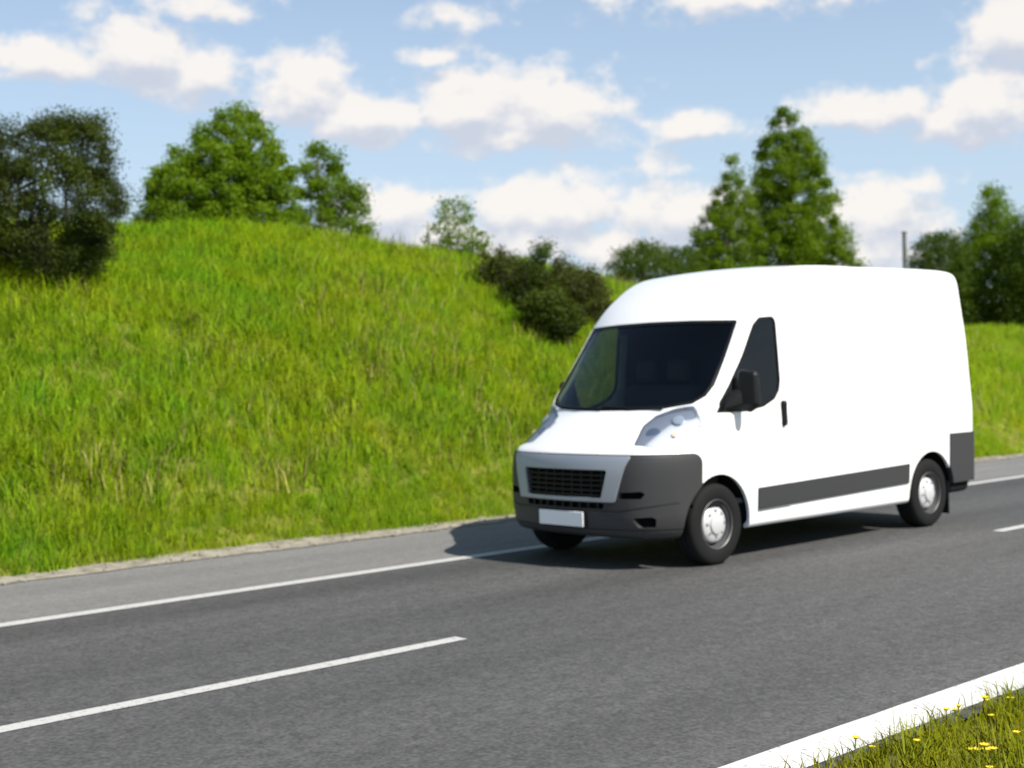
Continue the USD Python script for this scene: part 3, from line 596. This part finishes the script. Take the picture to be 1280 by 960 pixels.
for (nm, lb, px, py, ol, lf, nc, per, sd, kw) in [
    ('olive_shrub', 'loose olive-green shrub just right of the sapling on the bank', 628, 372, [(312, 612, 640), (335, 598, 662), (352, 604, 664), (374, 614, 650)], 'leaf_brown', 44, 50, 41, {}),
    ('dark_bush', 'dark brownish bush lowest on the slope left of the van', 692, 434, [(368, 668, 706), (384, 652, 728), (405, 656, 732), (434, 676, 712)], 'leaf_dark', 84, 85, 42, {}),
    ('shaggy_bush', 'shaggy dark bush in the middle of the tangle on the slope', 664, 396, [(332, 650, 676), (350, 634, 700), (372, 628, 706), (398, 648, 690)], 'leaf_dark', 70, 80, 45, {}),
    ('tangled_bush', 'tangled brown-green bush close behind the van windscreen', 733, 408, [(338, 722, 748), (356, 702, 764), (382, 706, 768), (410, 718, 752)], 'leaf_brown', 70, 62, 43, {}),
    ('spindly_bush', 'spindly bush with thin upright shoots above the tangle', 706, 372, [(322, 700, 712), (340, 688, 724), (360, 690, 728), (374, 694, 722)], 'leaf_brown', 34, 46, 46, dict(trunk_px=3, stems=5)),
    ('leafy_sprig', 'tall leafy sprig standing above the dark bushes', 680, 350, [(304, 674, 694), (318, 666, 696), (334, 662, 684), (352, 670, 690)], 'leaf_hedge', 20, 46, 44, dict(trunk_px=2, stems=2))]:
    P, t_ = hit(px, py); k_ = dict(trunk_px=5, stems=4, limbs=26, hollow=.2); k_.update(kw)
    plant(nm, lb, 'bush' if 'bush' in nm else 'shrub', px, t_, ol, lf, 4.4, 9, nc, per, sd, **k_)
plant('low_hedge_tree', 'low spreading tree just above the front of the van roof', 'tree', 815, 44.0, [(306, 795, 818), (316, 770, 862), (330, 763, 880), (352, 762, 885)], 'leaf_hedge', 3.8, 10, 100, 75, 51, trunk_px=5, limbs=14)
plant('conical_tree', 'smaller pointed green tree above the van roof', 'tree', 908, 46.0, [(203, 916, 927), (232, 905, 940), (262, 888, 948), (285, 868, 956), (315, 860, 962), (365, 858, 965)], 'leaf_poplar', 3.8, 9, 150, 120, 52, trunk_px=7, limbs=20, hollow=.15)
plant('conical_tree', 'tallest pointed green tree, right behind the van roof', 'tree', 1003, 47.0, [(136, 984, 993), (152, 974, 1004), (172, 960, 1020), (192, 950, 1032), (215, 948, 1034), (248, 940, 1050), (282, 938, 1060), (310, 940, 1074), (370, 932, 1080)], 'leaf_poplar', 4.2, 11, 230, 180, 53, trunk_px=8, limbs=26, hollow=.15)
plant('low_tree', 'low rounded tree between the pole and the pointed tree', 'tree', 1180, 50.0, [(294, 1165, 1192), (308, 1148, 1208), (330, 1140, 1222), (365, 1146, 1230), (415, 1150, 1230)], 'leaf_hedge', 3.6, 11, 160, 95, 54, trunk_px=6)
plant('pointed_tree', 'dark pointed tree at the right edge beyond the van', 'tree', 1247, 51.0, [(234, 1236, 1256), (258, 1226, 1270), (285, 1216, 1278), (312, 1204, 1290), (345, 1192, 1302), (415, 1186, 1306)], 'leaf_oak', 4.0, 11, 190, 135, 55, trunk_px=8, limbs=20)
plant('bushy_tree', 'bushy tree partly cut by the right edge of the view', 'tree', 1300, 49.0, [(270, 1280, 1320), (295, 1262, 1340), (330, 1250, 1350), (415, 1246, 1350)], 'leaf_hedge', 4.0, 12, 170, 90, 56, trunk_px=6)
# a pole beyond the van
P = at(1131.5, 335, 55.0); g_ = zt(P[0], P[1]); hgt = at(1131.5, 291, 55.0)[2] - g_
pole = thing('utility_pole', 'weathered grey pole standing up between the trees behind the van', 'pole', (P[0], P[1], g_))
obj('post', tube([[0, 0, -.2], [0, 0, hgt * .5], [0, 0, hgt]], [.11, .10, .09], 10), M['pole'], pole, smooth=40)
obj('cap', tube([[0, 0, hgt], [0, 0, hgt + .05]], .12, 10), M['pole'], pole, smooth=40)
# ------------------------------------------------------------------ grass
def tuft(rng, blades, h0, h1, w, spread, lean):
    V, F = [], []
    for _ in range(blades):
        a = rng.random() * 6.283; r = spread * math.sqrt(rng.random()); x, y = r * math.cos(a), r * math.sin(a)
        h = h0 + (h1 - h0) * rng.random(); d = rng.normal(size=2) * lean; q = rng.random() * 6.283; s = np.array([math.cos(q), math.sin(q), 0]) * w * (0.7 + 0.6 * rng.random())
        b = np.array([x, y, -.03]); m_ = b + [d[0] * h * .35, d[1] * h * .35, h * .6]; tp = b + [d[0] * h, d[1] * h, h * (1 - .25 * min(1, np.hypot(*d)))]
        n = len(V); V += [b - s * .5, b + s * .5, m_ + s * .42, m_ - s * .42, tp]; F += [[n, n + 1, n + 2], [n, n + 2, n + 3], [n + 3, n + 2, n + 4]]
    return np.array(V), np.array(F)
def lawn_normals(v, f):
    n = np.cross(v[f[:, 1]] - v[f[:, 0]], v[f[:, 2]] - v[f[:, 0]]); n /= np.linalg.norm(n, axis=1, keepdims=True); out = np.zeros_like(v)
    for k in range(3): np.add.at(out, f[:, k], n)
    out /= np.linalg.norm(out, axis=1, keepdims=True); out = out * np.where(out[:, 2:] < 0, -1, 1) * .55 + [0, 0, .75]
    return out / np.linalg.norm(out, axis=1, keepdims=True)
def scatter(name, pts, scales, protos, mat, seed, label=None, cat_=None):
    rng = np.random.default_rng(seed)
    pi = UsdGeom.PointInstancer.Define(stage, numbered('/World/' + name)); root = str(pi.GetPath()); rel = pi.CreatePrototypesRel()
    for k, pm in enumerate(protos):
        p = usdkit.mesh(stage, f'{root}/blades_{k:03d}' if k else f'{root}/blades', pm, mat); nn = lawn_normals(*pm); p.CreateNormalsAttr(Vt.Vec3fArray.FromNumpy(nn.astype(np.float32))); p.SetNormalsInterpolation('vertex'); rel.AddTarget(p.GetPath())
    n = len(pts); a = rng.random(n) * 2 * np.pi
    pi.CreateProtoIndicesAttr(Vt.IntArray.FromNumpy(rng.integers(0, len(protos), n).astype(np.int32)))
    pi.CreatePositionsAttr(Vt.Vec3fArray.FromNumpy(np.asarray(pts, np.float32)))
    pi.CreateScalesAttr(Vt.Vec3fArray.FromNumpy(np.repeat(np.asarray(scales, np.float32)[:, None], 3, 1)))
    pi.CreateOrientationsAttr(Vt.QuathArray([Gf.Quath(float(math.cos(t / 2)), 0.0, 0.0, float(math.sin(t / 2))) for t in a]))
    return tag(pi.GetPrim(), label, cat_, kind='stuff')
rng = np.random.default_rng(5)
protos = [tuft(rng, 20, .12, .40, .012, .18, .38) for _ in range(8)]
def field(n, x0, x1, y0, y1, rng, rag=True):
    x = x0 + (x1 - x0) * rng.random(n); y = y0 + (y1 - y0) * rng.random(n)
    base = 3.36 + 0.16 * (fbm(np.stack([x * 0.6, x * 0, x * 0 + 5.0], -1), 4, 3) - 0.5) * 2 + .42 * (fbm(np.stack([x * 2.3, x * 0, x * 0 + 8.0], -1), 3, 9) - .5)
    k = y > base if rag else np.ones(n, bool)
    x, y = x[k], y[k]; return np.stack([x, y, zt(x, y)], 1)
near = field(24000, -7.5, 12, 3.3, 11.0, rng); far_ = field(16000, 12, 45, 3.3, 12.5, rng); edge = field(4200, -7.5, 14, 3.35, 3.9, rng)
hs = lambda p: 0.86 * (0.55 + 0.75 * fbm(p * 0.55, 3, 31)) * (0.75 + 0.5 * rng.random(len(p))) * (0.55 + 0.45 * sstep(p[:, 1], 3.5, 4.6))
pts = np.vstack([near, far_, edge]); sc = np.concatenate([hs(near), hs(far_) * 1.2, hs(edge) * .8])
scatter('hill_grass', pts, sc, protos, M['grass'], 6, 'tall yellow-green grass covering the bank beside the road', 'grass')
dp = field(2600, -7.5, 30, 4.0, 10.5, rng); dk = fbm(dp * [.5, .5, .5], 3, 77) + .15 * rng.random(len(dp)) > .63; dp = dp[dk]
scatter('dry_stems', dp, .8 + .6 * rng.random(len(dp)), [tuft(rng, 9, .25, .48, .007, .2, .3) for _ in range(4)], M['dry'], 7, 'pale dry grass stems scattered through the bank', 'dry grass')
vx = -9.0 + 17.0 * rng.random(7200); vy = -4.94 - 1.6 * rng.random(7200) ** 1.1; vp = np.stack([vx, vy, zt(vx, vy)], 1)
scatter('verge_grass', vp, (.45 + .5 * rng.random(len(vp))) * (.5 + .5 * sstep(-vy, 4.92, 5.12)), [tuft(rng, 14, .06, .27, .008, .08, .45) for _ in range(6)], M['verge'], 8, 'short rough grass along the near edge of the road', 'grass')
gx1 = -8 + 30 * rng.random(1500); gy1 = 3.02 + .62 * np.clip(rng.normal(size=1500) * .28 + .42, 0, 1); gp = np.stack([gx1, gy1, .012 + .05 * np.clip((gy1 - 3.05) / .67, 0, 1)], 1)
stones = []
for k in range(5):
    st = trimesh.creation.icosphere(1, .016); st.vertices = st.vertices * (.6 + .6 * rng.random((len(st.vertices), 1))) * [1.2, 1, .6]; stones.append((np.array(st.vertices), np.array(st.faces)))
scatter('gravel', gp, .3 + 1.0 * rng.random(len(gp)) ** 2, stones, M['grit'], 12, 'loose gravel along the outer edge of the shoulder', 'gravel')
first = None
for k in range(44):
    x = -4.3 + 2.6 * rng.random(); y = -5.06 - .55 * rng.random(); z = zt(np.array([x]), np.array([y]))[0]; h = .06 + .08 * rng.random()
    if first is None:
        first = thing('yellow_flower', 'small yellow wildflower in the near roadside verge', 'flower', (x, y, z), group='yellow wildflowers in the near verge')
        obj('stem', tube([[0, 0, 0], [.01, .005, .08], [.015, 0, .16]], .0025, 5), M['verge'], first)
        V, F = [], []
        for j in range(8):
            a = j * math.pi / 4; n = len(V); e = np.array([math.cos(a), math.sin(a), 0]); s = np.array([-e[1], e[0], 0]); c = np.array([.015, 0, .16])
            V += [c, c + e * .009 + s * .007 + [0, 0, .008], c + e * .017 + [0, 0, .012], c + e * .009 - s * .007 + [0, 0, .008]]; F += [[n, n + 1, n + 2], [n, n + 2, n + 3]]
        obj('petals', tm(V, F), M['petal'], first)
        obj('flower_centre', trimesh.creation.icosphere(1, .008).apply_translation([.015, 0, .163]), M['petal'], first)
    else: copy_of(first, (x, y, z), rng.random() * 6.28, scale=(.9 + .5 * rng.random(),) * 2 + (h / .16,))
# a scrap of orange litter at the grass edge
P, _ = hit(54, 724)
li = obj('litter', cat(rbox(-.05, .05, -.03, .03, 0, .035, .012), rbox(.01, .075, -.015, .03, .01, .05, .012)), M['orange'], None, smooth=40)
UsdGeom.Xformable(li).AddTranslateOp().Set(Gf.Vec3d(*P)); tag(li, 'scrap of orange litter at the grass edge on the left', 'litter')
